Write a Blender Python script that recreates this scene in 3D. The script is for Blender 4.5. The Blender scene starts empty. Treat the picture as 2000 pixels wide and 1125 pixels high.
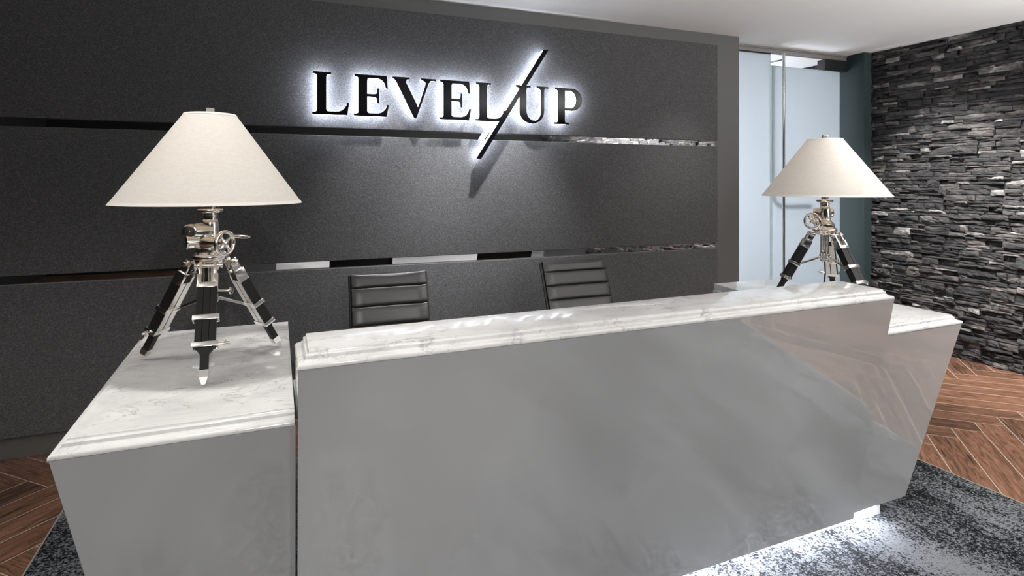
import bpy, bmesh, math, random
from mathutils import Vector, Matrix, noise
random.seed(11)
S = bpy.context.scene
COL = S.collection
R = math.radians
PI = math.pi

# ------------------------------------------------------------------ helpers
def link(name, bm, mat, parent=None, smooth=None, loc=None, rot=None, sharp=35):
    me = bpy.data.meshes.new(name)
    bmesh.ops.recalc_face_normals(bm, faces=bm.faces)
    bm.to_mesh(me); bm.free()
    if mat: me.materials.append(mat)
    if smooth:
        for p in me.polygons: p.use_smooth = True
        me.set_sharp_from_angle(angle=R(sharp))
    o = bpy.data.objects.new(name, me); COL.objects.link(o)
    if parent: o.parent = parent
    if loc: o.location = loc
    if rot: o.rotation_euler = rot
    return o

def tag(o, label=None, cat=None, group=None, kind=None):
    if label: o['label'] = label
    if cat: o['category'] = cat
    if group: o['group'] = group
    if kind: o['kind'] = kind
    return o

def empty(name, loc=(0, 0, 0), rz=0, **k):
    o = bpy.data.objects.new(name, None); COL.objects.link(o)
    o.location = loc; o.rotation_euler = (0, 0, rz); o.empty_display_size = .1
    return tag(o, **k)

def copy_tree(o, parent=None):
    c = o.copy(); COL.objects.link(c)
    if parent: c.parent = parent
    for ch in list(o.children): copy_tree(ch, c)
    return c

def B(): return bmesh.new()

def quads(bm, rings, cap0=True, cap1=True, closed=True):
    vs = [[bm.verts.new(p) for p in r] for r in rings]
    n = len(vs[0])
    for a, b in zip(vs, vs[1:]):
        for i in range(n if closed else n-1):
            bm.faces.new((a[i], a[(i+1) % n], b[(i+1) % n], b[i]))
    if cap0: bm.faces.new(vs[0][::-1])
    if cap1: bm.faces.new(vs[-1])
    return vs

def box(bm, c, s, bev=0, M=None, seg=2):
    b2 = bmesh.new()
    bmesh.ops.create_cube(b2, size=1)
    for v in b2.verts: v.co = Vector((v.co.x*s[0], v.co.y*s[1], v.co.z*s[2]))
    if bev: bmesh.ops.bevel(b2, geom=b2.edges[:], offset=bev, segments=seg, profile=.6, affect='EDGES')
    T = Matrix.Translation(Vector(c))
    if M is not None: T = T @ M.to_4x4()
    bmesh.ops.transform(b2, matrix=T, verts=b2.verts)
    join(bm, b2)

def join(bm, b2):
    me = bpy.data.meshes.new('t'); b2.to_mesh(me); b2.free(); bm.from_mesh(me); bpy.data.meshes.remove(me)

def bx(bm, x0, x1, y0, y1, z0, z1, bev=0):
    box(bm, ((x0+x1)/2, (y0+y1)/2, (z0+z1)/2), (abs(x1-x0), abs(y1-y0), abs(z1-z0)), bev)

def basis(d):
    d = Vector(d).normalized()
    u = Vector((0, 0, 1)) if abs(d.z) < .95 else Vector((1, 0, 0))
    x = u.cross(d).normalized(); y = d.cross(x)
    return x, y, d

def lathe(bm, prof, p0=(0, 0, 0), d=(0, 0, 1), n=32):
    """prof: list of (radius, distance along d)"""
    x, y, z = basis(d); p0 = Vector(p0)
    rings = []
    for r, t in prof:
        r = max(r, 1e-4)
        rings.append([p0+z*t+x*(r*math.cos(2*PI*i/n))+y*(r*math.sin(2*PI*i/n)) for i in range(n)])
    quads(bm, rings)

def tube(bm, pts, r, n=12, closed=False):
    pts = [Vector(p) for p in pts]; N = len(pts)
    rings = []; px = None
    for i, p in enumerate(pts):
        if closed: d = pts[(i+1) % N]-pts[i-1]
        else: d = pts[min(i+1, N-1)]-pts[max(i-1, 0)]
        d.normalize()
        if px is None: x, y, _ = basis(d)
        else:
            x = (px-d*px.dot(d)).normalized(); y = d.cross(x)
        px = x
        rr = r[i] if isinstance(r, (list, tuple)) else r
        rings.append([p+x*(rr*math.cos(2*PI*k/n))+y*(rr*math.sin(2*PI*k/n)) for k in range(n)])
    if closed:
        vs = [[bm.verts.new(q) for q in rr] for rr in rings]
        for i in range(N):
            a, b = vs[i], vs[(i+1) % N]
            for k in range(n): bm.faces.new((a[k], a[(k+1) % n], b[(k+1) % n], b[k]))
    else: quads(bm, rings)

def bar(bm, a, b, w, h, side, bev=0.0015):
    """box from a to b, width w along 'side', thickness h"""
    a = Vector(a); b = Vector(b); d = (b-a); L = d.length; d.normalize()
    x = Vector(side); x = (x-d*x.dot(d)).normalized(); y = d.cross(x)
    M = Matrix((x, y, d)).transposed()
    box(bm, (a+b)/2, (w, h, L), bev, M)

# ------------------------------------------------------------------ materials
def newmat(name):
    m = bpy.data.materials.new(name); m.use_nodes = True
    nt = m.node_tree; p = nt.nodes['Principled BSDF']
    return m, nt, p

def setp(p, **k):
    names = dict(col='Base Color', rough='Roughness', metal='Metallic', spec='Specular IOR Level', coat='Coat Weight', coatr='Coat Roughness', ior='IOR', trans='Transmission Weight', sheen='Sheen Weight')
    for a, v in k.items():
        if a == 'col' and len(v) == 3: v = (*v, 1)
        p.inputs[names[a]].default_value = v

def simple(name, col, rough=.5, **k):
    m, nt, p = newmat(name); setp(p, col=col, rough=rough, **k); return m

def N(nt, t, **k):
    n = nt.nodes.new(t)
    for a, v in k.items():
        if a in n.inputs.keys(): n.inputs[a].default_value = v
        else: setattr(n, a, v)
    return n

def math_(nt, op, a, b=None, c=None):
    n = nt.nodes.new('ShaderNodeMath'); n.operation = op
    for i, v in enumerate((a, b, c)):
        if v is None: continue
        if isinstance(v, (int, float)): n.inputs[i].default_value = v
        else: nt.links.new(v, n.inputs[i])
    return n.outputs[0]

def ramp(nt, fac, stops, interp='LINEAR'):
    n = nt.nodes.new('ShaderNodeValToRGB'); n.color_ramp.interpolation = interp
    e = n.color_ramp.elements
    while len(e) < len(stops): e.new(.5)
    for i, (pos, c) in enumerate(stops):
        e[i].position = pos
        e[i].color = (*c, 1) if not isinstance(c, (int, float)) else (c, c, c, 1)
    nt.links.new(fac, n.inputs[0])
    return n.outputs[0]

def mixc(nt, fac, a, b, mode='MIX'):
    n = nt.nodes.new('ShaderNodeMix'); n.data_type = 'RGBA'; n.blend_type = mode
    def put(s, v):
        if isinstance(v, (int, float)): s.default_value = v
        elif isinstance(v, tuple): s.default_value = (*v, 1) if len(v) == 3 else v
        else: nt.links.new(v, s)
    put(n.inputs[0], fac); put(n.inputs[6], a); put(n.inputs[7], b)
    return n.outputs[2]

def texco(nt, kind='Object', scale=(1, 1, 1), rot=(0, 0, 0), loc=(0, 0, 0)):
    t = nt.nodes.new('ShaderNodeTexCoord'); m = nt.nodes.new('ShaderNodeMapping')
    m.inputs['Scale'].default_value = scale; m.inputs['Rotation'].default_value = rot; m.inputs['Location'].default_value = loc
    nt.links.new(t.outputs[kind], m.inputs[0]); return m.outputs[0]

def tnoise(nt, vec, scale, detail=4, rough=.5, dist=0, out=0):
    n = nt.nodes.new('ShaderNodeTexNoise')
    n.inputs['Scale'].default_value = scale; n.inputs['Detail'].default_value = detail
    n.inputs['Roughness'].default_value = rough; n.inputs['Distortion'].default_value = dist
    nt.links.new(vec, n.inputs['Vector']); return n.outputs[out]

def bump(nt, p, h, strength=.3, dist=.01):
    b = nt.nodes.new('ShaderNodeBump'); b.inputs['Strength'].default_value = strength; b.inputs['Distance'].default_value = dist
    nt.links.new(h, b.inputs['Height']); nt.links.new(b.outputs[0], p.inputs['Normal'])

def mat_marble():
    m, nt, p = newmat('marble')
    v = texco(nt, rot=(0.3, 0.2, R(28)), scale=(1, 1.9, 1.4))
    base = tnoise(nt, v, 3.0, 6, .6, 1.0)
    c = ramp(nt, base, [(.3, (.58, .58, .575)), (.52, (.72, .715, .705)), (.7, (.78, .775, .76))])
    # long fine veins
    w = tnoise(nt, v, 3.4, 9, .62, 1.6)
    r1 = math_(nt, 'ABSOLUTE', math_(nt, 'SUBTRACT', w, .5))
    vein = ramp(nt, r1, [(0, 1.0), (.006, .55), (.022, 0.0)])
    msk = ramp(nt, tnoise(nt, v, 5.5, 3), [(.44, 0.0), (.62, 1.0)])
    f1 = math_(nt, 'MULTIPLY', math_(nt, 'MULTIPLY', vein, msk), .8)
    c = mixc(nt, f1, c, (.27, .265, .265))
    # short grey flecks
    v2 = texco(nt, rot=(0.1, 0.5, R(12)), scale=(1, 2.6, 2.0))
    fl = tnoise(nt, v2, 23, 6, .6, .7)
    f2 = math_(nt, 'MULTIPLY', ramp(nt, fl, [(.60, 0.0), (.72, 1.0)]), .65)
    msk2 = ramp(nt, tnoise(nt, v2, 4.5, 2), [(.45, 0.15), (.6, 1.0)])
    c = mixc(nt, math_(nt, 'MULTIPLY', f2, msk2), c, (.30, .295, .295))
    v3 = texco(nt, rot=(0.1, 0.1, R(-20)), scale=(1, 2.2, 2.0))
    f3 = math_(nt, 'MULTIPLY', ramp(nt, tnoise(nt, v3, 44, 5, .65, 1.0), [(.60, 0.0), (.70, 1.0)]), ramp(nt, tnoise(nt, v3, 7, 3), [(.40, .05), (.62, .65)]))
    c = mixc(nt, f3, c, (.33, .325, .32))
    nt.links.new(c, p.inputs['Base Color'])
    setp(p, rough=.10, spec=.42)
    return m

def mat_fabric():
    m, nt, p = newmat('panel_fabric')
    v = texco(nt)
    a = tnoise(nt, texco(nt, scale=(1, 1, .45)), 260, 2, .6)
    b = tnoise(nt, texco(nt, scale=(.4, 1, 1)), 330, 2, .6)
    s = math_(nt, 'MULTIPLY', math_(nt, 'ADD', a, b), .5)
    c = ramp(nt, s, [(.34, (.038, .038, .0395)), (.52, (.074, .074, .076)), (.68, (.145, .145, .148))])
    nt.links.new(c, p.inputs['Base Color'])
    setp(p, rough=.92, spec=.2, sheen=.15)
    bump(nt, p, s, .5, .002)
    return m

def mat_carpet():
    m, nt, p = newmat('carpet_pile')
    v = texco(nt)
    v2 = texco(nt, scale=(1, .55, 1), rot=(0, 0, R(12)))
    big = tnoise(nt, v2, 2.1, 3, .6, .3)
    mid = tnoise(nt, texco(nt, scale=(1, .42, 1), rot=(0, 0, R(-58))), 15, 7, .75, .9)
    fine = tnoise(nt, v, 105, 3, .7)
    tufts = tnoise(nt, v, 210, 2, .6)
    # rectangular patches like an abstract woven pattern
    br = nt.nodes.new('ShaderNodeTexBrick')
    br.inputs['Scale'].default_value = 1; br.inputs['Brick Width'].default_value = .62; br.inputs['Row Height'].default_value = .27
    br.inputs['Mortar Size'].default_value = .008; br.inputs['Mortar Smooth'].default_value = .6
    br.inputs['Color1'].default_value = (.32, .32, .32, 1); br.inputs['Color2'].default_value = (.62, .62, .62, 1); br.inputs['Mortar'].default_value = (.12, .12, .12, 1)
    br.offset = .37
    dv = nt.nodes.new('ShaderNodeVectorMath'); dv.operation = 'MULTIPLY_ADD'
    nz = nt.nodes.new('ShaderNodeTexNoise'); nz.inputs['Scale'].default_value = 9; nz.inputs['Detail'].default_value = 5
    nt.links.new(v, nz.inputs['Vector']); nt.links.new(nz.outputs[1], dv.inputs[0]); dv.inputs[1].default_value = (.13, .13, 0)
    rv = texco(nt, rot=(0, 0, R(90))); nt.links.new(rv, dv.inputs[2]); nt.links.new(dv.outputs[0], br.inputs['Vector'])
    s = math_(nt, 'ADD', math_(nt, 'MULTIPLY', mid, .62), math_(nt, 'MULTIPLY', big, .95))
    s = math_(nt, 'ADD', s, math_(nt, 'MULTIPLY', br.outputs['Color'], .20))
    s = math_(nt, 'ADD', s, math_(nt, 'MULTIPLY', math_(nt, 'SUBTRACT', fine, .5), 1.5))
    c = ramp(nt, s, [(.68, (.005, .005, .006)), (.79, (.020, .021, .025)), (.87, (.12, .127, .138)), (.99, (.24, .25, .262))])
    nt.links.new(c, p.inputs['Base Color'])
    setp(p, rough=.95, spec=.15)
    h = math_(nt, 'ADD', tufts, math_(nt, 'MULTIPLY', fine, .8))
    bump(nt, p, h, 1.0, .012)
    return m

def mat_wood_floor():
    m, nt, p = newmat('herringbone_plank')
    W = .16; n = 6
    t = nt.nodes.new('ShaderNodeTexCoord'); sx = nt.nodes.new('ShaderNodeSeparateXYZ')
    nt.links.new(t.outputs['Object'], sx.inputs[0])
    h = n*W/math.sqrt(2)
    y = math_(nt, 'ADD', sx.outputs[1], h-2.25)
    x = math_(nt, 'ADD', sx.outputs[0], -(3.771-h))
    q = 1/(math.sqrt(2)*W)
    a = math_(nt, 'MULTIPLY', math_(nt, 'ADD', x, y), q)
    b = math_(nt, 'MULTIPLY', math_(nt, 'SUBTRACT', y, x), q)
    i = math_(nt, 'FLOOR', a); j = math_(nt, 'FLOOR', b)
    k = math_(nt, 'FLOORED_MODULO', math_(nt, 'ADD', i, j), 2*n)
    hor = math_(nt, 'LESS_THAN', k, n-.5)
    ver = math_(nt, 'SUBTRACT', 1, hor)
    i0 = math_(nt, 'SUBTRACT', i, k); j0 = math_(nt, 'SUBTRACT', j, math_(nt, 'SUBTRACT', k, n))
    def pick(p_, q_): return math_(nt, 'ADD', math_(nt, 'MULTIPLY', hor, p_), math_(nt, 'MULTIPLY', ver, q_))
    along = pick(math_(nt, 'SUBTRACT', a, i0), math_(nt, 'SUBTRACT', b, j0))
    across = pick(math_(nt, 'FRACT', b), math_(nt, 'FRACT', a))
    id1 = pick(i0, i); id2 = pick(j, j0)
    e1 = math_(nt, 'MINIMUM', across, math_(nt, 'SUBTRACT', 1, across))
    e2 = math_(nt, 'MINIMUM', along, math_(nt, 'SUBTRACT', n, along))
    e = math_(nt, 'MULTIPLY', math_(nt, 'MINIMUM', e1, e2), W)
    grout = ramp(nt, e, [(.0, 1.0), (.0017, 1.0), (.0026, 0.0)])
    cid = nt.nodes.new('ShaderNodeCombineXYZ')
    nt.links.new(id1, cid.inputs[0]); nt.links.new(id2, cid.inputs[1]); nt.links.new(hor, cid.inputs[2])
    wn = nt.nodes.new('ShaderNodeTexWhiteNoise'); nt.links.new(cid.outputs[0], wn.inputs['Vector'])
    rnd = wn.outputs['Value']
    g = nt.nodes.new('ShaderNodeCombineXYZ')
    nt.links.new(math_(nt, 'ADD', math_(nt, 'MULTIPLY', along, .16), math_(nt, 'MULTIPLY', rnd, 40)), g.inputs[0])
    nt.links.new(math_(nt, 'MULTIPLY', across, 1.5), g.inputs[1]); nt.links.new(math_(nt, 'MULTIPLY', rnd, 17), g.inputs[2])
    gr = tnoise(nt, g.outputs[0], 4.2, 8, .68, 1.7)
    g2 = nt.nodes.new('ShaderNodeVectorMath'); g2.operation = 'MULTIPLY'; g2.inputs[1].default_value = (1, 9, 1)
    nt.links.new(g.outputs[0], g2.inputs[0])
    fi = tnoise(nt, g2.outputs[0], 9, 4, .6, .4)
    s = math_(nt, 'ADD', math_(nt, 'MULTIPLY', gr, .78), math_(nt, 'MULTIPLY', fi, .3))
    s = math_(nt, 'ADD', s, math_(nt, 'MULTIPLY', math_(nt, 'SUBTRACT', rnd, .5), .09))
    c = ramp(nt, s, [(.38, (.014, .010, .008)), (.48, (.062, .034, .022)), (.57, (.150, .072, .042)), (.72, (.27, .143, .096))])
    c = mixc(nt, grout, c, (.46, .40, .34))
    nt.links.new(c, p.inputs['Base Color'])
    rr = ramp(nt, gr, [(.3, .38), (.7, .26)])
    nt.links.new(rr, p.inputs['Roughness'])
    setp(p, spec=.4)
    hh = math_(nt, 'SUBTRACT', math_(nt, 'MULTIPLY', fi, .25), grout)
    bump(nt, p, hh, .35, .002)
    return m

def mat_stone():
    m, nt, p = newmat('ledge_stone')
    at = nt.nodes.new('ShaderNodeAttribute'); at.attribute_name = 'tone'
    sp = nt.nodes.new('ShaderNodeSeparateColor'); nt.links.new(at.outputs['Color'], sp.inputs[0])
    v = texco(nt, scale=(1, .6, 1.7))
    a = tnoise(nt, v, 14, 8, .7, .6)
    b = tnoise(nt, v, 60, 5, .7, .3)
    c1 = ramp(nt, sp.outputs[0], [(0, (.026, .026, .029)), (.35, (.066, .063, .064)), (.65, (.125, .113, .108)), (1, (.27, .262, .262))])
    c2 = ramp(nt, a, [(.34, (.22, .22, .23)), (.5, (.9, .89, .88)), (.64, (2.1, 2.05, 2.0))])
    c = mixc(nt, 1.0, c1, c2, 'MULTIPLY')
    nt.links.new(c, p.inputs['Base Color'])
    setp(p, rough=.6, spec=.45)
    bump(nt, p, math_(nt, 'ADD', a, math_(nt, 'MULTIPLY', b, .6)), 1.0, .022)
    return m

def mat_paint(name, col, rough=.6, amt=.03):
    m, nt, p = newmat(name)
    a = tnoise(nt, texco(nt), 220, 3, .6)
    setp(p, col=col, rough=rough); bump(nt, p, a, amt, .002)
    return m

def mat_lacquer():
    m, nt, p = newmat('grey_white_glass_panel')
    setp(p, col=(.41, .41, .415), rough=.02, ior=3.0)
    b = nt.nodes.new('ShaderNodeBump'); b.inputs['Strength'].default_value = .06; b.inputs['Distance'].default_value = .002
    nt.links.new(tnoise(nt, texco(nt), 4, 1, .5), b.inputs['Height']); nt.links.new(b.outputs[0], p.inputs['Normal'])
    return m

def mat_shade():
    m = bpy.data.materials.new('linen_shade'); m.use_nodes = True; nt = m.node_tree
    for n in list(nt.nodes): nt.nodes.remove(n)
    out = nt.nodes.new('ShaderNodeOutputMaterial')
    v = texco(nt)
    w1 = tnoise(nt, texco(nt, scale=(1, 1, .12)), 190, 3, .6)
    w2 = tnoise(nt, texco(nt, scale=(.15, .15, 1)), 230, 3, .6)
    s = math_(nt, 'MULTIPLY', math_(nt, 'ADD', w1, w2), .5)
    c = ramp(nt, s, [(.35, (.73, .70, .655)), (.6, (.79, .765, .73))])
    d = nt.nodes.new('ShaderNodeBsdfDiffuse'); tr = nt.nodes.new('ShaderNodeBsdfTranslucent')
    nt.links.new(c, d.inputs[0]); nt.links.new(mixc(nt, 1.0, c, (1.0, .93, .82), 'MULTIPLY'), tr.inputs[0])
    mx = nt.nodes.new('ShaderNodeMixShader'); mx.inputs[0].default_value = .33
    nt.links.new(d.outputs[0], mx.inputs[1]); nt.links.new(tr.outputs[0], mx.inputs[2]); nt.links.new(mx.outputs[0], out.inputs[0])
    b = nt.nodes.new('ShaderNodeBump'); b.inputs['Strength'].default_value = .15; b.inputs['Distance'].default_value = .001
    nt.links.new(s, b.inputs['Height']); nt.links.new(b.outputs[0], d.inputs['Normal'])
    return m

def mat_frosted():
    m = bpy.data.materials.new('frosted_glass'); m.use_nodes = True; nt = m.node_tree
    for n in list(nt.nodes): nt.nodes.remove(n)
    out = nt.nodes.new('ShaderNodeOutputMaterial')
    tr = nt.nodes.new('ShaderNodeBsdfTranslucent'); tr.inputs[0].default_value = (.86, .89, .91, 1)
    rf = nt.nodes.new('ShaderNodeBsdfRefraction'); rf.inputs['Color'].default_value = (.88, .91, .93, 1); rf.inputs['Roughness'].default_value = .45; rf.inputs['IOR'].default_value = 1.05
    gl = nt.nodes.new('ShaderNodeBsdfGlossy'); gl.inputs['Roughness'].default_value = .08
    fr = nt.nodes.new('ShaderNodeFresnel'); fr.inputs[0].default_value = 1.5
    m1 = nt.nodes.new('ShaderNodeMixShader'); m1.inputs[0].default_value = .10
    m2 = nt.nodes.new('ShaderNodeMixShader')
    nt.links.new(tr.outputs[0], m1.inputs[1]); nt.links.new(rf.outputs[0], m1.inputs[2])
    nt.links.new(fr.outputs[0], m2.inputs[0]); nt.links.new(m1.outputs[0], m2.inputs[1]); nt.links.new(gl.outputs[0], m2.inputs[2])
    nt.links.new(m2.outputs[0], out.inputs[0])
    return m

def emis(name, col, st):
    m = bpy.data.materials.new(name); m.use_nodes = True; nt = m.node_tree
    p = nt.nodes['Principled BSDF']; setp(p, col=(.8, .8, .8))
    p.inputs['Emission Color'].default_value = (*col, 1); p.inputs['Emission Strength'].default_value = st
    return m

def mat_leather():
    m, nt, p = newmat('black_leather')
    a = tnoise(nt, texco(nt), 320, 3, .6)
    setp(p, col=(.024, .022, .022), rough=.36, spec=.5); bump(nt, p, a, .12, .001)
    return m

def mat_blackwood():
    m, nt, p = newmat('black_wood')
    a = tnoise(nt, texco(nt, scale=(6, 6, 1)), 40, 4, .6)
    c = ramp(nt, a, [(.35, (.006, .006, .006)), (.7, (.012, .011, .010))])
    nt.links.new(c, p.inputs['Base Color']); setp(p, rough=.5, spec=.25)
    return m

MARBLE = mat_marble(); FABRIC = mat_fabric(); CARPET = mat_carpet(); WOOD = mat_wood_floor(); STONE = mat_stone()
WALLP = mat_paint('grey_wall_paint', (.098, .096, .094), .55)
CEILP = mat_paint('ceiling_paint', (.80, .80, .79), .8)
TEAL = mat_paint('dark_teal_paint', (.013, .027, .029), .8)
BASEP = mat_paint('dark_base_paint', (.080, .078, .075), .45)
SIDEW = mat_paint('side_room_paint', (.80, .80, .80), .7)
LOBBY = mat_paint('lobby_wall_paint', (.008, .008, .008), .9)
LACQ = mat_lacquer(); SHADE = mat_shade(); FROST = mat_frosted(); LEATHER = mat_leather(); BWOOD = mat_blackwood()
NICKEL = simple('polished_nickel', (.92, .89, .85), .17, metal=1)
BRUSHED = simple('satin_nickel', (.72, .69, .66), .28, metal=1)
CHROME = simple('chrome', (.75, .75, .76), .08, metal=1)
MIRROR = simple('mirror_strip', (.80, .80, .81), .015, metal=1)
BLACKG = simple('black_gloss_acrylic', (.003, .003, .004), .05, spec=.10)
BLACKP = simple('black_plastic', (.012, .012, .012), .45)
WHITEP = simple('white_laminate', (.78, .78, .78), .4)
GREYM = simple('grey_metal_trim', (.30, .29, .28), .35, metal=.6)
CREAM = simple('linen_trim', (.66, .62, .58), .8)
EDGEG = simple('glass_edge', (.62, .80, .80), .15)
HALO = emis('halo_led_acrylic', (.80, .86, 1.0), 38)
HALOS = emis('halo_acrylic_side', (.82, .88, 1.0), 6)
LEDM = emis('under_desk_led', (.82, .87, 1.0), 68)
BULBM = emis('lamp_bulb', (1.0, .84, .64), 6.5)

# ------------------------------------------------------------------ room shell
CH = 2.767
def struct(name, bm, mat, parent=None, smooth=None):
    o = link(name, bm, mat, parent, smooth)
    if parent is None: o['kind'] = 'structure'
    return o

bm = B(); bx(bm, -3.2, 5.75, -3.6, 7.2, -.1, 0); struct('floor', bm, WOOD)
bm = B(); bx(bm, -3.2, 5.75, -3.6, 7.2, CH, CH+.1); struct('ceiling', bm, CEILP)
bm = B(); bx(bm, -3.2, 3.816, 4.06, 4.20, 0, CH); struct('wall_back', bm, WALLP)
bm = B(); bx(bm, -3.3, -3.2, -3.6, 7.2, 0, CH); struct('wall_left', bm, LOBBY)
bm = B(); bx(bm, -3.2, 5.75, -3.7, -3.6, 0, CH); struct('wall_front', bm, LOBBY)
bm = B(); bx(bm, 3.50, 3.60, 4.20, 7.2, 0, CH); struct('wall_side_room', bm, SIDEW)
bm = B(); bx(bm, 3.50, 5.75, 7.1, 7.2, 0, CH); struct('wall_far', bm, SIDEW)
bm = B(); bx(bm, -3.2, 3.816, 4.048, 4.06, 0, .112, .002); struct('baseboard_back', bm, BASEP)

# stone wall: one structure made of many split stones
def stone_wall():
    bm = B(); lay = bm.loops.layers.color.new('tone')
    X = 5.50
    z = 0.0
    cells = []
    zb = 0.0
    while zb < CH-.01:
        bh = min(.155, CH-zb)
        yy_ = -3.6-random.random()*.4
        while yy_ < 7.1:
            ye = min(yy_+random.uniform(.30, .62), 7.15)
            z = zb
            while z < zb+bh-.004:
                h = random.choice([.014, .018, .022, .026, .031, .038, .046, .056])
                if zb+bh-(z+h) < .014: h = zb+bh-z
                cells.append((z, h, max(yy_, -3.6), ye)); z += h
            yy_ = ye
        zb += bh
    for z, h, ya, ye in cells:
        y = ya
        while y < ye-.004:
            L = random.choice([.07, .10, .13, .17, .20, .26, .34])
            hi = 0.9 < y < 5.2
            d = random.uniform(0, .024) if random.random() < .8 else random.uniform(.018, .034)
            tilt = random.uniform(-.012, .012); tz = random.uniform(-.4, .35)
            tone = min(1, max(0, random.gauss(.46, .33)))
            if ye-(y+L) < .06: L = ye-y
            y0 = max(y, -3.6); y1 = min(y+L-.002, 7.1)
            if y1-y0 < .01: y += L; continue
            ny = max(2, int(L/.022)) if hi else 2
            nz = 4 if hi else 1
            sd = random.random()*50
            wav = random.uniform(0, .006)
            g = []
            for a in range(ny+1):
                row = []
                fy = a/ny; yy = y0+(y1-y0)*fy
                for b in range(nz+1):
                    fz = b/nz
                    zz = z+.0005+(h-.001)*fz
                    edge = min(min(fz, 1-fz)*h, min(fy, 1-fy)*(y1-y0))
                    rd = .007*max(0, 1-edge/.006)
                    nn = noise.noise(Vector((sd, yy*11, zz*26)))*.010+noise.noise(Vector((sd+9, yy*38, zz*75)))*.007 if hi else 0
                    dd = d+tilt*(fy-.5)*2+tz*(fz-.5)*h*.5+nn-rd
                    if 0 < b < nz: zz += noise.noise(Vector((sd+3, yy*16, b)))*.004
                    else: zz += noise.noise(Vector((yy*14, z+b*h, 5)))*wav*(1 if z > .01 and z+h < CH-.02 else 0)
                    row.append(bm.verts.new((X-dd, yy, zz)))
                g.append(row)
            fs = []
            for a in range(ny):
                for b in range(nz):
                    fs.append(bm.faces.new((g[a][b], g[a+1][b], g[a+1][b+1], g[a][b+1])))
            # returns to the backing
            loop = [g[a][0] for a in range(ny+1)]+[g[ny][b] for b in range(1, nz+1)]+[g[a][nz] for a in range(ny-1, -1, -1)]+[g[0][b] for b in range(nz-1, 0, -1)]
            back = [bm.verts.new((X+.03, v.co.y, v.co.z)) for v in loop]
            m_ = len(loop)
            for q in range(m_):
                fs.append(bm.faces.new((loop[q], back[q], back[(q+1) % m_], loop[(q+1) % m_])))
            for f in fs:
                for l in f.loops: l[lay] = (tone, 0, 0, 1)
            y += L
    # backing slab
    b2 = B(); bx(b2, X+.03, X+.20, -3.6, 7.2, 0, CH); join(bm, b2)
    return bm
sw = stone_wall()
me = bpy.data.meshes.new('wall_right'); sw.to_mesh(me); sw.free(); me.materials.append(STONE)
o = bpy.data.objects.new('wall_right', me); COL.objects.link(o); o['kind'] = 'structure'

# teal pier by the glass door, header trim, glass
bm = B(); bx(bm, 5.385, 5.50, 4.07, 4.40, 0, CH, .002); struct('wall_pier', bm, TEAL)
bm = B()
bx(bm, 3.60, 5.385, 4.262, 4.30, 2.716, CH); bx(bm, 3.60, 5.385, 4.252, 4.31, 2.752, CH)
struct('trim_1', bm, GREYM)
w = empty('window_1', (0, 0, 0), kind='structure')
bm = B(); bx(bm, 3.65, 4.393, 4.274, 4.286, .012, 2.704); link('pane', bm, FROST, w)
bm = B(); bx(bm, 3.65, 4.395, 4.270, 4.290, 2.704, 2.716); link('glass_channel', bm, BLACKP, w)
bm = B(); bx(bm, 4.3935, 4.3965, 4.274, 4.286, .012, 2.70); link('pane_edge', bm, EDGEG, w)
dr = empty('door_1', (0, 0, 0), kind='structure')
bm = B(); bx(bm, 4.412, 5.300, 4.274, 4.286, .012, 2.600); link('pane', bm, FROST, dr)
bm = B(); bx(bm, 5.3005, 5.304, 4.272, 4.288, .012, 2.600); bx(bm, 4.4085, 4.4115, 4.274, 4.286, .012, 2.60); bx(bm, 4.41, 5.30, 4.274, 4.286, 2.6005, 2.6035); link('pane_edge', bm, EDGEG, dr)
bm = B(); tube(bm, [(4.497, 4.215, .28), (4.497, 4.215, 2.712)], .0135, 20)
link('pull_bar', bm, CHROME, dr, smooth=True)
bm = B()
pts = [(4.43, 4.345, 2.690), (4.43, 4.345, 1.40)]
for q in range(1, 7):
    a = q/6*PI/2; pts.append((4.43+.13*(1-math.cos(a)), 4.345, 1.40-.13*math.sin(a)))
pts.append((4.92, 4.345, 1.27))
tube(bm, pts, .015, 16); link('rear_pull_bar', bm, CHROME, dr, smooth=True)
bm = B(); tube(bm, [(4.497, 4.215, 2.65), (4.455, 4.345, 2.65)], .008, 12); tube(bm, [(4.497, 4.215, .45), (4.497, 4.29, .45)], .008, 12)
link('standoff', bm, CHROME, dr, smooth=True)
bm = B(); bx(bm, 5.08, 5.385, 4.255, 4.345, 2.606, 2.712, .004); link('closer', bm, BLACKP, dr)

# carpet set into the planks
bm = B(); bx(bm, -.843, 3.268, -3.55, 3.46, 0.0, .006); c = link('carpet', bm, CARPET)
tag(c, 'mottled grey and black pile carpet under the reception desk', 'carpet')
bm = B()
for x0, x1, y0, y1 in ((-.849, -.843, -3.55, 3.466), (3.268, 3.274, -3.55, 3.466), (-.843, 3.268, 3.46, 3.466)):
    bx(bm, x0, x1, y0, y1, 0, .0065)
o = link('edge_trim', bm, simple('carpet_trim', (.45, .42, .38), .4, metal=.5), c); o['label'] = 'pale metal edge strip'

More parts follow.
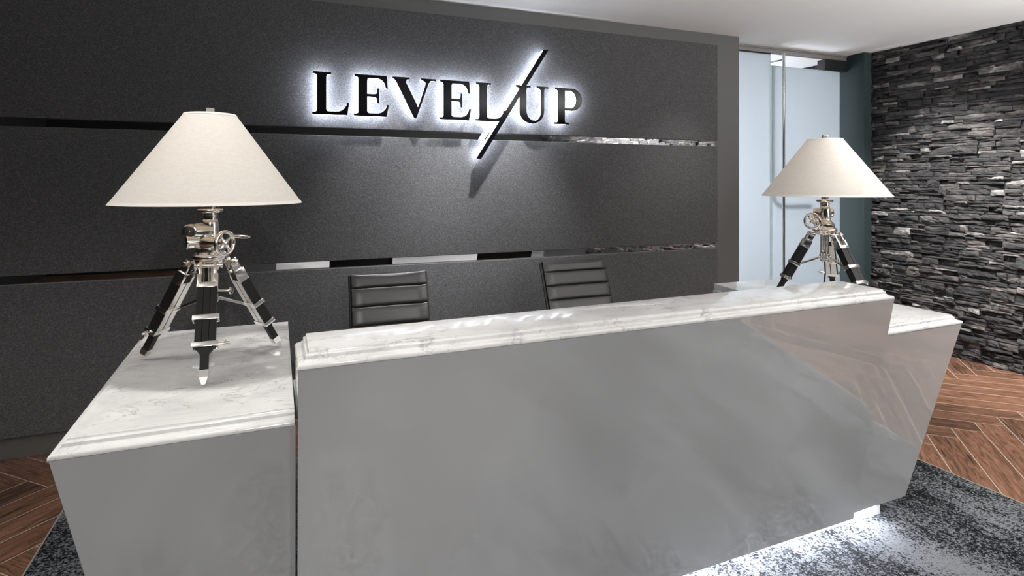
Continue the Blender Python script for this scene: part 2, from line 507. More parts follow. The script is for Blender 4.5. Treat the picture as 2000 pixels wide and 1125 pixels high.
# ------------------------------------------------------------------ upholstered panels and mirror strips
PX0, PX1, PYF, PYB = -3.18, 3.548, 4.020, 4.056
def panel(z0, z1, label):
    bm = B(); box(bm, ((PX0+PX1)/2, (PYF+PYB)/2, (z0+z1)/2), (PX1-PX0, PYB-PYF, z1-z0), .005, seg=3)
    o = link('wall_panel', bm, FABRIC, smooth=True, sharp=50)
    tag(o, label, 'wall panel', 'charcoal fabric wall panels')
panel(.122, .946, 'charcoal fabric wall panel below the lower mirror strip, behind the chairs')
panel(.996, 1.806, 'charcoal fabric wall panel between the two mirror strips')
panel(1.854, 2.664, 'charcoal fabric wall panel nearest the ceiling, carrying the illuminated letters')
for z0, z1, l in ((.944, .998, 'narrow mirror strip just above the chair backs'), (1.804, 1.856, 'narrow mirror strip crossed by the slash of the sign')):
    bm = B(); bx(bm, PX0, PX1-.004, 4.046, 4.0575, z0, z1); o = link('mirror_strip', bm, MIRROR)
    tag(o, l, 'mirror', 'mirror strips between the fabric panels')

# ------------------------------------------------------------------ illuminated sign
def arc(cx, cz, rx, rz, a0, a1, n=10):
    return [(cx+rx*math.cos(R(a0+(a1-a0)*i/n)), cz+rz*math.sin(R(a0+(a1-a0)*i/n))) for i in range(n+1)]
Hc = .265; sf = .011
def stem_left(x, w, lo=-.026, hi=.026):
    pass
def poly_L(w=.222):
    return [[(0, 0), (w-.012, 0), (w, .078), (w-.013, .078)] + arc(w-.080, .078, .066, .060, -8, -90, 8) + [(.098, .018)] + arc(.098, .034, .016, .016, -90, -180, 5)
            + arc(.100, Hc-.028, .018, .016, 180, 90, 5)[0:] + [(.112, Hc-sf), (.112, Hc), (.004, Hc), (.004, Hc-sf)] + arc(.012, Hc-.028, .016, .016, 90, 0, 5)
            + arc(.012, .028, .016, .016, 0, -90, 5) + [(0, sf)]]
def poly_E(w=.222):
    zt = Hc
    P = [(0, 0), (w-.016, 0), (w, .076), (w-.012, .076)] + arc(w-.078, .076, .064, .058, -8, -90, 8) + [(.098, .018)] + arc(.098, .034, .016, .016, -90, -180, 5)
    P += [(.082, .126), (.128, .126)] + arc(.128, .104, .020, .022, 90, 10, 5) + [(.148, .086), (.158, .086), (.158, .180), (.148, .180)] + arc(.128, .164, .020, .022, -10, -90, 5) + [(.082, .142)]
    P += [(.082, zt-.034)] + arc(.098, zt-.034, .016, .016, 180, 90, 5) + arc(w-.078, zt-.072, .056, .054, 90, 8, 8) + [(w-.018, zt-.080), (w-.008, zt-.080), (w-.014, zt)]
    P += [(.004, zt), (.004, zt-sf)] + arc(.012, zt-.028, .016, .016, 90, 0, 5) + arc(.012, .028, .016, .016, 0, -90, 5) + [(0, sf)]
    return [P]
def poly_V(w=.290):
    t = Hc; c = .146
    P = [(c-.003, 0), (c+.012, 0)]
    P += [(w-.048, t-.026)] + arc(w-.024, t-.030, .020, .018, 160, 95, 4) + [(w-.004, t-sf), (w, t-sf), (w, t), (w-.098, t), (w-.098, t-sf)]
    P += [(w-.084, t-.014), (w-.068, t-.026), (w-.070, t-.042), (c+.024, .070)]
    P += [(.088, t-.034), (.090, t-.020), (.100, t-sf), (.112, t-sf), (.112, t), (0, t), (0, t-sf), (.012, t-.014), (.026, t-.032)]
    return [P]
def poly_U(w=.250):
    t = Hc
    P = [(0, t), (0, t-sf), (.014, t-.014), (.026, t-.026), (.026, .092)] + arc(.122, .088, .096, .092, 180, 360, 22)
    P += [(w-.032, t-.028)] + arc(w-.016, t-.028, .016, .016, 180, 90, 4) + [(w, t-sf), (w, t), (w-.088, t), (w-.088, t-sf), (w-.070, t-.014), (w-.054, t-.028)]
    P += [(w-.054, .092)] + arc(.137, .088, .059, .072, 0, -180, 18) + [(.078, t-.028)] + arc(.094, t-.028, .016, .016, 180, 90, 4) + [(.110, t-sf), (.110, t)]
    return [P]
def poly_P(w=.226):
    t = Hc
    P = [(0, 0), (.114, 0), (.114, sf)] + arc(.098, .028, .016, .016, -90, -180, 5) + [(.082, .102), (.140, .102)] + arc(.140, .1835, .086, .0815, -90, 90, 20)
    P += [(.004, t), (.004, t-sf)] + arc(.012, t-.028, .016, .016, 90, 0, 5) + arc(.012, .028, .016, .016, 0, -90, 5) + [(0, sf)]
    Q = [(.082, .118), (.128, .118)] + arc(.128, .183, .052, .065, -90, 90, 16) + [(.082, .248)]
    return [P, Q]
def poly_slash():
    return [[(-.017, -.264), (.017, -.264), (.534, .532), (.498, .532)]]

def outline_mesh(name, polys, depth, inset=0.0, bev=0.0):
    cu = bpy.data.curves.new(name, 'CURVE'); cu.dimensions = '2D'; cu.fill_mode = 'BOTH'
    cu.extrude = depth/2; cu.offset = -inset; cu.bevel_depth = bev; cu.bevel_resolution = 1
    for P in polys:
        Q = []
        for p in P:
            if not Q or (abs(p[0]-Q[-1][0])+abs(p[1]-Q[-1][1])) > 1e-5: Q.append(p)
        sp = cu.splines.new('POLY'); sp.points.add(len(Q)-1); sp.use_cyclic_u = True
        for i, (a, b) in enumerate(Q): sp.points[i].co = (a, b, 0, 1)
    ob = bpy.data.objects.new(name, cu); COL.objects.link(ob)
    dg = bpy.context.evaluated_depsgraph_get()
    me = bpy.data.meshes.new_from_object(ob.evaluated_get(dg))
    bpy.data.objects.remove(ob); me.name = name
    me.transform(Matrix.Rotation(R(90), 4, 'X'))
    return me
SY = 3.925; SZ = 1.930
sign = empty('wall_sign', (1.24, 4.02, SZ), label='halo-lit black letters reading LEVEL UP with a tall slash, on the fabric wall', cat='sign')
def letter(nm, polys, x, front=.010, gl=.034, yf=SY):
    x *= .995
    me = outline_mesh(nm, polys, front, 0, .0008); me.materials.append(BLACKG)
    o = bpy.data.objects.new(nm, me); COL.objects.link(o); o.parent = sign
    o.location = (x-1.24, yf+front/2-4.02, 0)
    m2 = outline_mesh('halo_back', polys, gl, .0018); m2.materials.append(HALOS); m2.materials.append(HALO)
    for p_ in m2.polygons:
        if p_.normal.y > .8: p_.material_index = 1
    h = bpy.data.objects.new('halo_back', m2); COL.objects.link(h); h.parent = o
    h.location = (0, front/2+gl/2+.001, 0); h['label'] = 'glowing white acrylic back'
    b = B()
    xs = [p[0] for P in polys for p in P]
    zc = .13 if nm != 'slash_bar' else .13
    xc = {'letter_l': .055, 'letter_e': .055, 'letter_v': .15, 'letter_u': .24-.04, 'letter_p': .055, 'slash_bar': .258}[nm]
    tube(b, [(xc, front/2+gl+.001, zc), (xc, 4.0205-yf-front/2, zc)], .004, 8)
    link('standoff_pin', b, CHROME, o)
    return o
letter('letter_l', poly_L(), .283)
letter('letter_e', poly_E(), .537)
letter('letter_v', poly_V(), .785)
letter('letter_e', poly_E(), 1.104)
letter('letter_l', poly_L(.222), 1.362)
letter('letter_u', poly_U(.250), 1.668)
letter('letter_p', poly_P(.226), 1.974)
letter('slash_bar', poly_slash(), 1.381, yf=SY-.010, front=.012, gl=.050)

# ------------------------------------------------------------------ reception desk
desk = empty('reception_desk', (1.25, 1.9, 0), label='angular pale grey reception desk with moulded white marble tops and two lower ends', cat='reception desk')
dm = Matrix.Translation((-1.25, -1.9, 0))
def dpart(name, bm, mat, smooth=None, parent=None, sharp=35):
    if parent is None: bmesh.ops.transform(bm, matrix=dm, verts=bm.verts); return link(name, bm, mat, desk, smooth, sharp=sharp)
    bmesh.ops.transform(bm, matrix=dm, verts=bm.verts); return link(name, bm, mat, parent, smooth, sharp=sharp)

def offset_quad(Q, offs):
    """Q corners FL,FR,BR,BL ; offs for edges FL-FR, FR-BR, BR-BL, BL-FL"""
    n = 4; L = []
    for i in range(n):
        a = Vector(Q[i]); b = Vector(Q[(i+1) % n]); d = (b-a).normalized(); nrm = Vector((d.y, -d.x))
        L.append((a+nrm*offs[i], d))
    out = []
    for i in range(n):
        (p, d), (q, e) = L[i-1], L[i]
        den = d.x*e.y-d.y*e.x
        t = ((q.x-p.x)*e.y-(q.y-p.y)*e.x)/den
        out.append(p+d*t)
    return out
PROF = [(.0300, .0), (.0318, .0012), (.0325, .0035), (.0325, .0065), (.0318, .0095), (.0300, .0120), (.0265, .0138), (.0215, .0148), (.0170, .0160), (.0135, .0180), (.0118, .0205),
        (.0100, .0206), (.0100, .0285), (.0092, .0292), (.0060, .0300), (.0038, .0315), (.0026, .0340), (.0020, .0372), (.0, .0380)]
def slab(Q, mould, z0):
    bm = B(); rings = []
    for o_, t in PROF:
        q = offset_quad(Q, [o_ if m_ else 0 for m_ in mould])
        rings.append([(p.x, p.y, z0+t) for p in q])
    quads(bm, rings)
    return bm
def loft4(top, zt, bot, zb):
    bm = B(); quads(bm, [[(x, y, zb) for x, y in bot], [(x, y, zt) for x, y in top]])
    bmesh.ops.bevel(bm, geom=bm.edges[:], offset=.0012, segments=1, affect='EDGES')
    return bm
HB = .080
# raised front counter
Qf = [(.1095, 1.6145), (2.3085, 1.6670), (2.335, 1.883), (.114, 1.808)]
dpart('counter_top', slab(Qf, (1, 1, 0, 1), 1.032), MARBLE, True)
dpart('counter_body', loft4([(.080, 1.585), (2.339, 1.637), (2.355, 1.880), (.084, 1.805)], 1.0312, [(.084, 1.732), (2.302, 1.789), (2.33, 1.96), (.088, 1.92)], HB), LACQ)
# left low end
Ql = [(-.4290, 1.7200), (.0770, 1.7220), (.099, 2.795), (-.430, 2.792)]
dpart('pedestal_top', slab(Ql, (1, 0, 0, 1), .856), MARBLE, True)
dpart('pedestal_body', loft4([(-.459, 1.690), (.0792, 1.692), (.098, 2.790), (-.459, 2.788)], .8552, [(-.305, 1.796), (.0835, 1.798), (.090, 2.78), (-.30, 2.78)], HB), LACQ)
# right low end
Qr = [(2.348, 1.7600), (2.9225, 1.7775), (2.938, 2.870), (2.502, 2.864)]
dpart('pedestal_top', slab(Qr, (1, 1, 0, 0), .856), MARBLE, True)
dpart('pedestal_body', loft4([(2.346, 1.731), (2.952, 1.748), (2.966, 2.866), (2.504, 2.860)], .8552, [(2.308, 1.818), (2.686, 1.830), (2.70, 2.84), (2.48, 2.84)], HB), LACQ)
# marble skirt on the staff side of the right end
bm = B(); quads(bm, [[(2.380, 1.90, .80), (2.500, 2.863, .80), (2.490, 2.866, .80), (2.368, 1.90, .80)], [(2.380, 1.90, .8555), (2.504, 2.863, .8555), (2.492, 2.866, .8555), (2.370, 1.90, .8555)]])
dpart('skirt', bm, MARBLE)
# staff worktop, drawers
bm = B(); quads(bm, [[(.105, 1.925, .71), (2.33, 1.975, .71), (2.40, 2.50, .71), (.105, 2.46, .71)], [(.105, 1.925, .74), (2.33, 1.975, .74), (2.40, 2.50, .74), (.105, 2.46, .74)]])
dpart('worktop', bm, WHITEP)
bm = B()
bx(bm, -.22, 2.573, 1.868, 1.93, 0.006, HB); dpart('plinth', bm, WHITEP)
bm = B(); bx(bm, -.22, .08, 1.93, 2.72, 0.006, HB); dpart('plinth', bm, WHITEP)
bm = B(); bx(bm, 2.44, 2.573, 1.93, 2.78, 0.006, HB); dpart('plinth', bm, WHITEP)
bm = B(); bx(bm, .0, 2.50, 1.835, 1.852, HB-.010, HB-.001); o = dpart('light_strip', bm, LEDM); o['label'] = 'cool white light strip under the desk'
def grommet(x, y):
    bm = B(); lathe(bm, [(.034, 0), (.034, .002), (.032, .003), (.010, .003)], (x, y, .8940), n=32)
    o = dpart('cable_grommet', bm, simple('white_plastic', (.85, .85, .84), .3) if 'white_plastic' not in bpy.data.materials else bpy.data.materials['white_plastic'], True)
    o['label'] = 'round white cable cover'
grommet(-.185, 2.235); grommet(2.72, 2.28)

# ------------------------------------------------------------------ tripod lamp
def make_lamp():
    L = empty('table_lamp', (0, 0, 0))
    # --- shade
    n = 96
    r0, r1, z0, z1 = .290, .0785, .537, .836
    bm = B()
    th = .0018
    prof = [(r0, z0), (r1, z1), (r1-th, z1), (r0-th*1.2, z0)]
    vs = [[bm.verts.new((r*math.cos(2*PI*i/n), r*math.sin(2*PI*i/n), z)) for i in range(n)] for r, z in prof]
    for k in range(4):
        a, b = vs[k], vs[(k+1) % 4]
        for i in range(n): bm.faces.new((a[i], a[(i+1) % n], b[(i+1) % n], b[i]))
    sh = link('lamp_shade', bm, SHADE, L, True)
    bm = B()
    def hoop(r, z, w, lean):
        prof = [(r+.0012, z), (r+.0012-lean*w, z+w), (r-.002-lean*w, z+w), (r-.002, z)]
        vs = [[bm.verts.new((q*math.cos(2*PI*i/n), q*math.sin(2*PI*i/n), zz)) for i in range(n)] for q, zz in prof]
        for k in range(4):
            a, b = vs[k], vs[(k+1) % 4]
            for i in range(n): bm.faces.new((a[i], a[(i+1) % n], b[(i+1) % n], b[i]))
    hoop(r0, z0, .009, .707); hoop(r1+.004, z1-.006, .0065, .707)
    link('trim_band', bm, CREAM, sh, True)
    # --- harp, spider, finial, socket, bulb
    bm = B()
    hp = [(.022*math.cos(t)*(1.0 if abs(math.cos(t)) > .9 else 1.9), 0, 0) for t in (0,)]
    side = []
    for k in range(17):
        t = -PI/2+PI*k/16
    pts = [(-.026, 0, .525), (-.045, 0, .57), (-.052, 0, .65), (-.045, 0, .74), (-.025, 0, .80), (0, 0, .822), (.025, 0, .80), (.045, 0, .74), (.052, 0, .65), (.045, 0, .57), (.026, 0, .525)]
    tube(bm, pts, .0022, 8)
    for k in range(3):
        a = 2*PI*k/3+.3; tube(bm, [(0, 0, .828), (r1*math.cos(a), r1*math.sin(a), z1-.004)], .0016, 6)
    link('harp', bm, NICKEL, L, True)
    bm = B(); lathe(bm, [(.006, 0), (.006, .012), (.004, .014)], (0, 0, .824), n=16); box(bm, (0, 0, .846), (.024, .024, .020), .002)
    link('finial', bm, BRUSHED, L)
    bm = B(); lathe(bm, [(.016, 0), (.017, .006), (.017, .045), (.013, .052)], (0, 0, .520), n=24)
    so = link('socket', bm, NICKEL, L, True)
    bm = B(); lathe(bm, [(.012, 0), (.016, .015), (.028, .045), (.030, .062), (.024, .080), (.010, .091), (.001, .093)], (0, 0, .572), n=24)
    link('bulb', bm, BULBM, so, True)
    # --- head casting
    bm = B()
    lathe(bm, [(.010, .507), (.038, .507), (.0405, .511), (.0405, .515), (.037, .518), (.012, .519), (.012, .526)], n=40)       # drip flange
    lathe(bm, [(.021, .484), (.021, .492), (.024, .493), (.024, .498), (.020, .500), (.020, .503), (.028, .508)], n=32)      # neck
    lathe(bm, [(.045, .395), (.036, .400), (.030, .408), (.0275, .418), (.0262, .440), (.0258, .465), (.0250, .476), (.0225, .483), (.0190, .486)], n=32)
    # branching arm body toward upper left
    lathe(bm, [(.030, 0), (.030, .02), (.027, .042), (.024, .062)], (.006, 0, .442), (-.93, -.26, .04), n=28)
    lathe(bm, [(.018, -.002), (.0225, 0), (.0235, .006), (.0235, .030), (.0195, .036), (.0195, .064), (.0225, .070), (.0225, .090), (.018, .093)], (-.060, -.034, .447), (.27, .96, 0), n=32)
    # lower barrel
    lathe(bm, [(.020, 0), (.0225, .004), (.0225, .052), (.024, .054), (.024, .060), (.019, .063)], (-.012, -.012, .410), (-.96, -.27, 0), n=32)
    # arm to wheel
    wn = Vector((.755, -.656, 0))
    lathe(bm, [(.022, 0), (.022, .022), (.018, .040), (.0125, .056), (.0115, .066), (.013, .072), (.013, .077), (.008, .083)], (-.018, -.021, .409), wn, n=28)
    # base bell
    lathe(bm, [(.030, .332), (.048, .338), (.051, .345), (.051, .350), (.058, .354), (.060, .360), (.058, .366), (.050, .371), (.046, .376), (.047, .382), (.046, .389), (.038, .396), (.028, .402)], n=48)
    hd = link('head_casting', bm, NICKEL, L, True, sharp=40)
    bm = B()
    lathe(bm, [(.017, 0), (.0175, .002), (.014, .003), (.0035, .0032), (.0035, .006), (.001, .006)], (-.0597, -.0330, .447), (-.27, -.96, 0), n=28)
    link('end_cap', bm, BRUSHED, hd, True)
    bm = B()
    lathe(bm, [(.017, 0), (.0175, .002), (.014, .003), (.0035, .0032), (.0035, .006), (.001, .006)], (-.060+.27*.093, -.034+.96*.093, .447), (.27, .96, 0), n=28)
    link('end_cap', bm, BRUSHED, hd, True)
    # --- hand wheel
    wc = Vector((-.018, -.021, .408))+wn*.088
    x, y, z = basis(wn)
    bm = B()
    tube(bm, [wc+x*(.038*math.cos(2*PI*i/48))+y*(.0375*math.sin(2*PI*i/48)) for i in range(48)], .0064, 12, True)
    lathe(bm, [(.004, -.010), (.010, -.008), (.012, 0), (.010, .006), (.004, .010)], wc, wn, n=20)
    for k in range(4):
        a = 2*PI*k/4+.5
        d = x*math.cos(a)+y*math.sin(a); e = -x*math.sin(a)+y*math.cos(a)
        tube(bm, [wc+d*.008, wc+d*.017+e*.003, wc+d*.028+e*.004, wc+d*.037], [.0075, .0052, .0046, .0070], 8)
    wh = link('hand_wheel', bm, NICKEL, L, True)
    up = Vector((0, 0, 1)); hz = up.cross(wn); ph = wc+up*.020+hz*.032
    bm = B(); lathe(bm, [(.003, 0), (.004, .004), (.0058, .010), (.0062, .030), (.0058, .052), (.0045, .056), (.0050, .058), (.0050, .062), (.003, .072), (.001, .074)], ph, wn, n=16)
    link('crank_grip', bm, NICKEL, wh, True)
    # --- centre column under the head
    bm = B()
    lathe(bm, [(.0195, .195), (.021, .197), (.021, .335)], n=24)
    lathe(bm, [(.0235, .205), (.0255, .207), (.0255, .232), (.0235, .234)], n=24)
    link('centre_column', bm, NICKEL, L, True)
    # --- legs
    for k, ang in enumerate((-60, 60, 180)):
        rad = Vector((math.sin(R(ang)), math.cos(R(ang)), 0)); sd = Vector((rad.y, -rad.x, 0))
        def P(t, off=0, s=0):
            base = rad*(.068+(.255-.068)*t)+Vector((0, 0, .336*(1-t)))
            dd = (rad*.187+Vector((0, 0, -.336))).normalized()
            nrm = Vector((rad.x*-dd.z, rad.y*-dd.z, 0)); nrm = (rad-dd*rad.dot(dd)).normalized()
            return base+nrm*off+sd*s
        bm = B()
        for s in (-.0196, .0, .0196): bar(bm, P(.17, 0, s), P(.70, 0, s), .0186, .034 if s else .0325, sd, .0008)
        bar(bm, P(.70, 0), P(.885, 0), .024, .022, sd)
        b2 = B()      # tapered shoulder where the leg narrows
        vs = quads(b2, [[P(.69, -.012, -.028), P(.69, -.012, .028), P(.69, .012, .028), P(.69, .012, -.028)], [P(.745, -.011, -.013), P(.745, -.011, .013), P(.745, .011, .013), P(.745, .011, -.013)]]); join(bm, b2)
        lg = link('leg', bm, BWOOD, L)
        bm = B()
        # top bracket cheeks and pivot
        for s in (-.0262, .0262):
            bar(bm, P(.085, 0, s*.92), P(.20, 0, s*.92), .0125, .0352, sd, .0015)
            bar(bm, P(-.03, 0, s*.84), P(.09, 0, s*.84), .0085, .026, sd, .0015)
            lathe(bm, [(.0125, -.004), (.0135, 0), (.0125, .004)], P(.0, 0, s), sd, n=20)
        bar(bm, P(.160, .0165), P(.205, .0165), .046, .005, sd, .002)
        tube(bm, [P(.0, 0, -.038), P(.0, 0, .038)], .0055, 12)
        lathe(bm, [(.004, 0), (.0085, .002), (.0085, .007), (.004, .009)], P(0, 0, .034), sd, n=14)
        lathe(bm, [(.004, 0), (.0085, .002), (.0085, .007), (.004, .009)], P(0, 0, -.034), -sd, n=14)
        link('top_bracket', bm, NICKEL, lg, True)
        bm = B()      # bright channels along the rails
        for s in (-.0152, .0152): bar(bm, P(.18, -.0176, s), P(.69, -.0176, s), .0262, .0016, sd, .0003)
        link('metal_channel', bm, BRUSHED, lg)
        for t, wid in ((.455, .076), (.675, .074)):
            bm = B(); h2 = .036
            bar(bm, P(t-.018, h2/2, 0)+sd*0, P(t+.022, h2/2, 0), wid, .004, sd, .001)
            bar(bm, P(t-.018, -h2/2, 0), P(t+.022, -h2/2, 0), wid, .004, sd, .001)
            for s in (-wid/2+.002, wid/2-.002): bar(bm, P(t-.018, 0, s), P(t+.022, 0, s), .004, h2, sd, .001)
            if t > .5:
                tube(bm, [P(t, 0, -wid/2), P(t, 0, -wid/2-.018)], .0042, 10)
                lathe(bm, [(.0045, 0), (.0075, .002), (.0060, .012), (.0022, .022)], P(t, 0, -wid/2-.014), -sd, n=14)
                bar(bm, P(t-.03, 0, -wid/2-.019), P(t+.03, 0, -wid/2-.019), .004, .006, sd, .001)
            link('clamp', bm, NICKEL, lg, True)
        bm = B()      # pointed foot
        quads(bm, [[P(.875, -.0125, -.0135), P(.875, -.0125, .0135), P(.875, .0125, .0135), P(.875, .0125, -.0135)],
                   [P(.93, -.011, -.012), P(.93, -.011, .012), P(.93, .011, .012), P(.93, .011, -.012)],
                   [P(.985, .000, -.005), P(.985, .000, .005), P(.985, .008, .005), P(.985, .008, -.005)]])
        bmesh.ops.translate(bm, verts=bm.verts, vec=(0, 0, 0))
        link('foot', bm, NICKEL, lg)
        # spreader brace
        bm = B()
        e = P(.45, -.020); c0 = Vector((0, 0, .220))+rad*.018
        for s in (-.008, .008): bar(bm, c0+sd*s, e+sd*s, .003, .009, sd, .0006)
        lathe(bm, [(.006, -.013), (.007, -.012), (.007, .012), (.006, .013)], e, sd, n=14)
        lathe(bm, [(.006, -.013), (.007, -.012), (.007, .012), (.006, .013)], c0, sd, n=14)
        link('brace', bm, NICKEL, L, True)
    bm = B(); tube(bm, [(.015, -.01, .245), (.062, -.03, .245)], .0035, 10); lathe(bm, [(.004, 0), (.012, .002), (.012, .008), (.004, .010)], (.060, -.029, .245), (.92, -.38, 0), n=18)
    link('thumb_screw', bm, NICKEL, L, True)
    bm = B(); tube(bm, [(0, 0, .20), (.006, .0, .13), (.004, -.006, .07), (-.010, -.014, .03), (-.020, -.016, .003)], .0038, 10)
    link('cord', bm, BLACKP, L, True)
    return L
lampA = make_lamp(); lampA.location = (-.165, 2.25, .894)
lampB = copy_tree(lampA); lampB.location = (2.72, 2.28, .894); lampB.rotation_euler = (0, 0, R(-120))
for ch in lampB.children:
    if ch.name.startswith('lamp_shade'): ch.scale = (1.06, 1.06, 1)
tag(lampA, 'nickel and black wood tripod lamp on the near left end of the desk', 'lamp', 'tripod table lamps')
tag(lampB, 'nickel and black wood tripod lamp near the frosted glass door', 'lamp', 'tripod table lamps')

# ------------------------------------------------------------------ office chairs
def make_chair(pad=.103, top=.078, rec=.10):
    C = empty('office_chair', (0, 0, 0))
    W2 = .215
    zb, zt = .445, .975
    def back_pt(z):      # y of cushion face at height z; seat front faces -y
        t = (z-zb)/(zt-zb); return .02+rec*t+.03*t*t
    # ribbed backrest: profile in (y,z) swept in x
    seams = [zt, zt-top]
    while seams[-1]-pad > zb+.03: seams.append(seams[-1]-pad)
    seams = (seams+[zb])[::-1]
    prof = []
    for a, b in zip(seams, seams[1:]):
        for k in range(12):
            f = .5-.5*math.cos(PI*k/12); z = a+(b-a)*f
            prof.append((back_pt(z)-.006-.012*math.sqrt(max(0, 1-abs(2*f-1)**6)), z))
    prof.append((back_pt(zt), zt))
    nx = 14; bm = B(); rings = []
    for i in range(nx+1):
        s = -1+2*i/nx
        ed = max(0, (abs(s)-.90)/.10)
        hw = W2
        ring = []
        sag = .006*(1-s*s)
        for (y, z) in prof:
            t = (z-zb)/(zt-zb)
            d = back_pt(z)-y
            top = -sag*(t > .97)
            ring.append((s*(hw+.006*(1-t)), back_pt(z)-d*(1-.75*ed*ed)-.012*s*s, z+top))
        for (y, z) in [(back_pt(zt)+.014, zt-.004), (back_pt(.75)+.018, .75), (back_pt(zb)+.018, zb)]:
            ring.append((s*hw, y-.012*s*s, z))
        rings.append(ring)
    quads(bm, rings)
    link('backrest', bm, LEATHER, C, True, sharp=60)
    # seat
    bm = B(); rings = []
    sp = []
    ys = [.02-.075*k for k in range(7)]
    for a, b in zip(ys, ys[1:]):
        for k in range(8):
            f = k/8; y = a+(b-a)*f
            sp.append((y, .455+.018*math.sqrt(max(0, 1-abs(2*f-1)**3.2))-(.02 if y < -.38 else 0)*(1)))
    sp.append((ys[-1], .43))
    for i in range(nx+1):
        s = -1+2*i/nx
        ring = [(s*W2*1.05, y, z+.010*s*s) for y, z in sp]+[(s*W2*1.05, ys[-1]+.01, .415), (s*W2*1.05, .02, .430)]
        rings.append(ring)
    quads(bm, rings); link('seat', bm, LEATHER, C, True, sharp=60)
    # side rails
    for s in (-1, 1):
        pts = [(s*(W2+.008), back_pt(z)+.006, z) for z in (zt-.012, .85, .70, .56, .47)]+[(s*(W2+.012), .0, .435), (s*(W2+.012), -.12, .425), (s*(W2+.012), -.30, .43), (s*(W2+.012), -.43, .42)]
        bm = B(); tube(bm, pts, .0085, 10); link('side_rail', bm, BLACKP, C, True)
    bm = B()
    tube(bm, [(-W2, back_pt(.70)+.03, .70), (W2, back_pt(.70)+.03, .70)], .010, 10); link('cross_bar', bm, CHROME, C, True)
    bm = B(); bx(bm, -W2, W2, -.24, -.16, .405, .425, .004); bx(bm, -.09, .09, -.30, -.08, .375, .41, .01)
    link('seat_support', bm, CHROME, C, True)
    bm = B(); lathe(bm, [(.030, .07), (.030, .20), (.018, .205), (.018, .385)], (0, -.19, 0), n=24); link('column', bm, CHROME, C, True)
    for k in range(5):
        a = 2*PI*k/5+.3; d = Vector((math.cos(a), math.sin(a), 0))
        c0 = Vector((0, -.19, .085)); e = c0+d*.29+Vector((0, 0, -.012))
        bm = B(); bar(bm, c0+d*.02, e, .034, .022, Vector((-d.y, d.x, 0)), .004); lg = link('base_arm', bm, CHROME, C)
        bm = B(); sdv = Vector((-d.y, d.x, 0))
        for q in (-.014, .014): lathe(bm, [(.020, -.007), (.026, -.005), (.026, .005), (.020, .007)], e+sdv*q+Vector((0, 0, .032-e.z)), sdv, n=20)
        tube(bm, [e, e+Vector((0, 0, .032-e.z))], .006, 8)
        link('caster', bm, BLACKP, lg, True)
    return C
chA = make_chair(); chA.location = (.678, 3.38, .002); chA.rotation_euler = (0, 0, R(0))
chB = make_chair(.083, .066, .17); chB.location = (1.868, 3.25, .024); chB.rotation_euler = (0, 0, R(1.0)); chB.scale = (1.05, 1, 1)
tag(chA, 'black ribbed leather office chair behind the desk, nearer the left lamp', 'office chair', 'office chairs behind the desk')
tag(chB, 'black ribbed leather office chair behind the desk, nearer the frosted glass door', 'office chair', 'office chairs behind the desk')

# ------------------------------------------------------------------ lights
def spot(name, loc, target, power, ang, blend=.6, col=(1, .95, .88), r=.04):
    l = bpy.data.lights.new(name, 'SPOT'); l.energy = power; l.spot_size = R(ang); l.spot_blend = blend; l.color = col; l.shadow_soft_size = r
    o = bpy.data.objects.new(name, l); COL.objects.link(o); o.location = loc
    o.rotation_euler = (Vector(target)-Vector(loc)).to_track_quat('-Z', 'Y').to_euler(); return o
def area(name, loc, target, power, sx, sy, col=(1, 1, 1)):
    l = bpy.data.lights.new(name, 'AREA'); l.shape = 'RECTANGLE'; l.size = sx; l.size_y = sy; l.energy = power; l.color = col
    o = bpy.data.objects.new(name, l); COL.objects.link(o); o.location = loc
    o.rotation_euler = (Vector(target)-Vector(loc)).to_track_quat('-Z', 'Y').to_euler(); return o
NEU = (1, .975, .945)
# sign downlights close to the wall
spot('downlight', (1.45, 3.50, 2.74), (1.45, 4.0, .85), 185, 64, 1.0, (.98, .98, 1), .03)
spot('downlight', (.85, 3.5, 2.74), (.85, 4.0, .7), 105, 56, 1.0, (.98, .98, 1), .03)
spot('downlight', (3.3, 3.40, 2.74), (3.0, 4.0, .7), 26, 60, 1.0, NEU, .03)
# desk downlights
spot('downlight', (-.30, 1.95, 2.74), (-.20, 2.1, .9), 46, 80, .8, NEU, .05)
spot('downlight', (.35, 2.9, 2.74), (-.1, 2.5, .9), 16, 70, .8, NEU, .05)
spot('downlight', (1.2, 2.2, 2.74), (1.2, 2.0, .9), 7, 100, .9, NEU, .05)
spot('downlight', (2.75, 1.55, 2.74), (2.75, 2.1, .9), 38, 80, .8, NEU, .05)
spot('downlight', (3.1, 2.9, 2.74), (2.85, 2.5, .9), 24, 70, .8, NEU, .05)
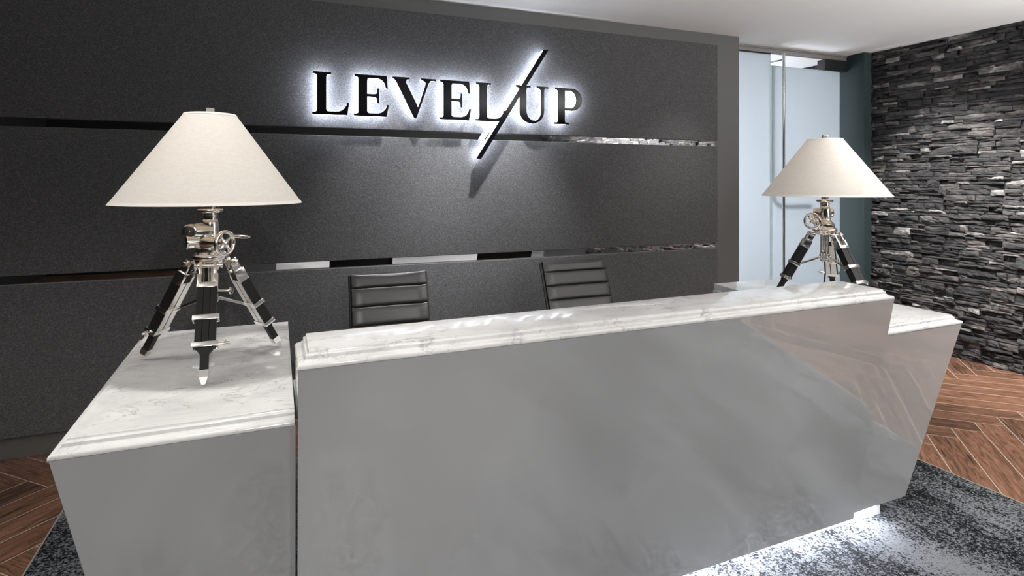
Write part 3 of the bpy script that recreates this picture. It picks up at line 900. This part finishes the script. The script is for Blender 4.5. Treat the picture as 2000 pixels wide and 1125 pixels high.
# stone wall graze
spot('downlight', (4.55, 3.2, 2.74), (5.45, 3.3, .8), 240, 80, .9, NEU, .05)
spot('downlight', (4.55, 2.1, 2.74), (5.45, 2.1, .8), 240, 80, .9, NEU, .05)
spot('downlight', (3.9, .9, 2.74), (4.2, 1.5, 0), 100, 100, .9, NEU, .05)
spot('downlight', (-1.6, 2.0, 2.74), (-1.6, 2.6, 0), 45, 100, .9, NEU, .05)
# added fill lights without fixtures, brightening the ceiling from out of frame
area('ceiling_fill', (4.5, -.6, 1.5), (4.3, -.2, 9), 300, 1.8, 1.2, (1, .995, .985))
area('ceiling_fill', (-1.7, .3, 2.1), (-1.7, .3, 9), 22, 1.0, .5, (1, .98, .95))
for x_, w_ in ((-.3, 370), (1.1, 290), (2.6, 45)):
    spot('desk_front_fill', (x_*.7+.3, -3.4, 2.72), (x_, 1.75, .55), w_*.8, 29, 1.0, NEU, .06)  # added unseen spots that lift the desk front
# side room behind the frosted glass
area('side_room_panel', (4.55, 6.6, 1.25), (4.55, 4.3, 1.3), 76, 1.6, 1.7, (.86, .92, 1.0))
area('side_room_panel', (4.5, 5.2, 2.70), (4.5, 5.2, 0), 5, .8, .6, (.88, .93, 1.0))

wld = bpy.data.worlds.new('world'); S.world = wld; wld.use_nodes = True
wld.node_tree.nodes['Background'].inputs[0].default_value = (.5, .5, .5, 1); wld.node_tree.nodes['Background'].inputs[1].default_value = .05

# ------------------------------------------------------------------ camera
cd = bpy.data.cameras.new('camera'); cam = bpy.data.objects.new('camera', cd); COL.objects.link(cam)
cam.location = (0, 0, 1.5); cam.rotation_euler = (R(90), 0, R(-22.5))
cd.sensor_width = 36; cd.lens = 1172/2000*36; cd.shift_y = -(562.5-357)/2000; cd.clip_start = .05
S.camera = cam
S.view_settings.view_transform = 'Standard'; S.view_settings.look = 'None'; S.view_settings.gamma = 1; S.view_settings.use_curve_mapping = False
S.view_settings.exposure = 0.7
S.cycles.use_denoising = True
S.cycles.max_bounces = 8; S.cycles.diffuse_bounces = 5; S.cycles.glossy_bounces = 5; S.cycles.transmission_bounces = 6
S.cycles.sample_clamp_indirect = 3; S.cycles.use_adaptive_sampling = False; S.cycles.blur_glossy = .3; S.cycles.caustics_reflective = False; S.cycles.caustics_refractive = False
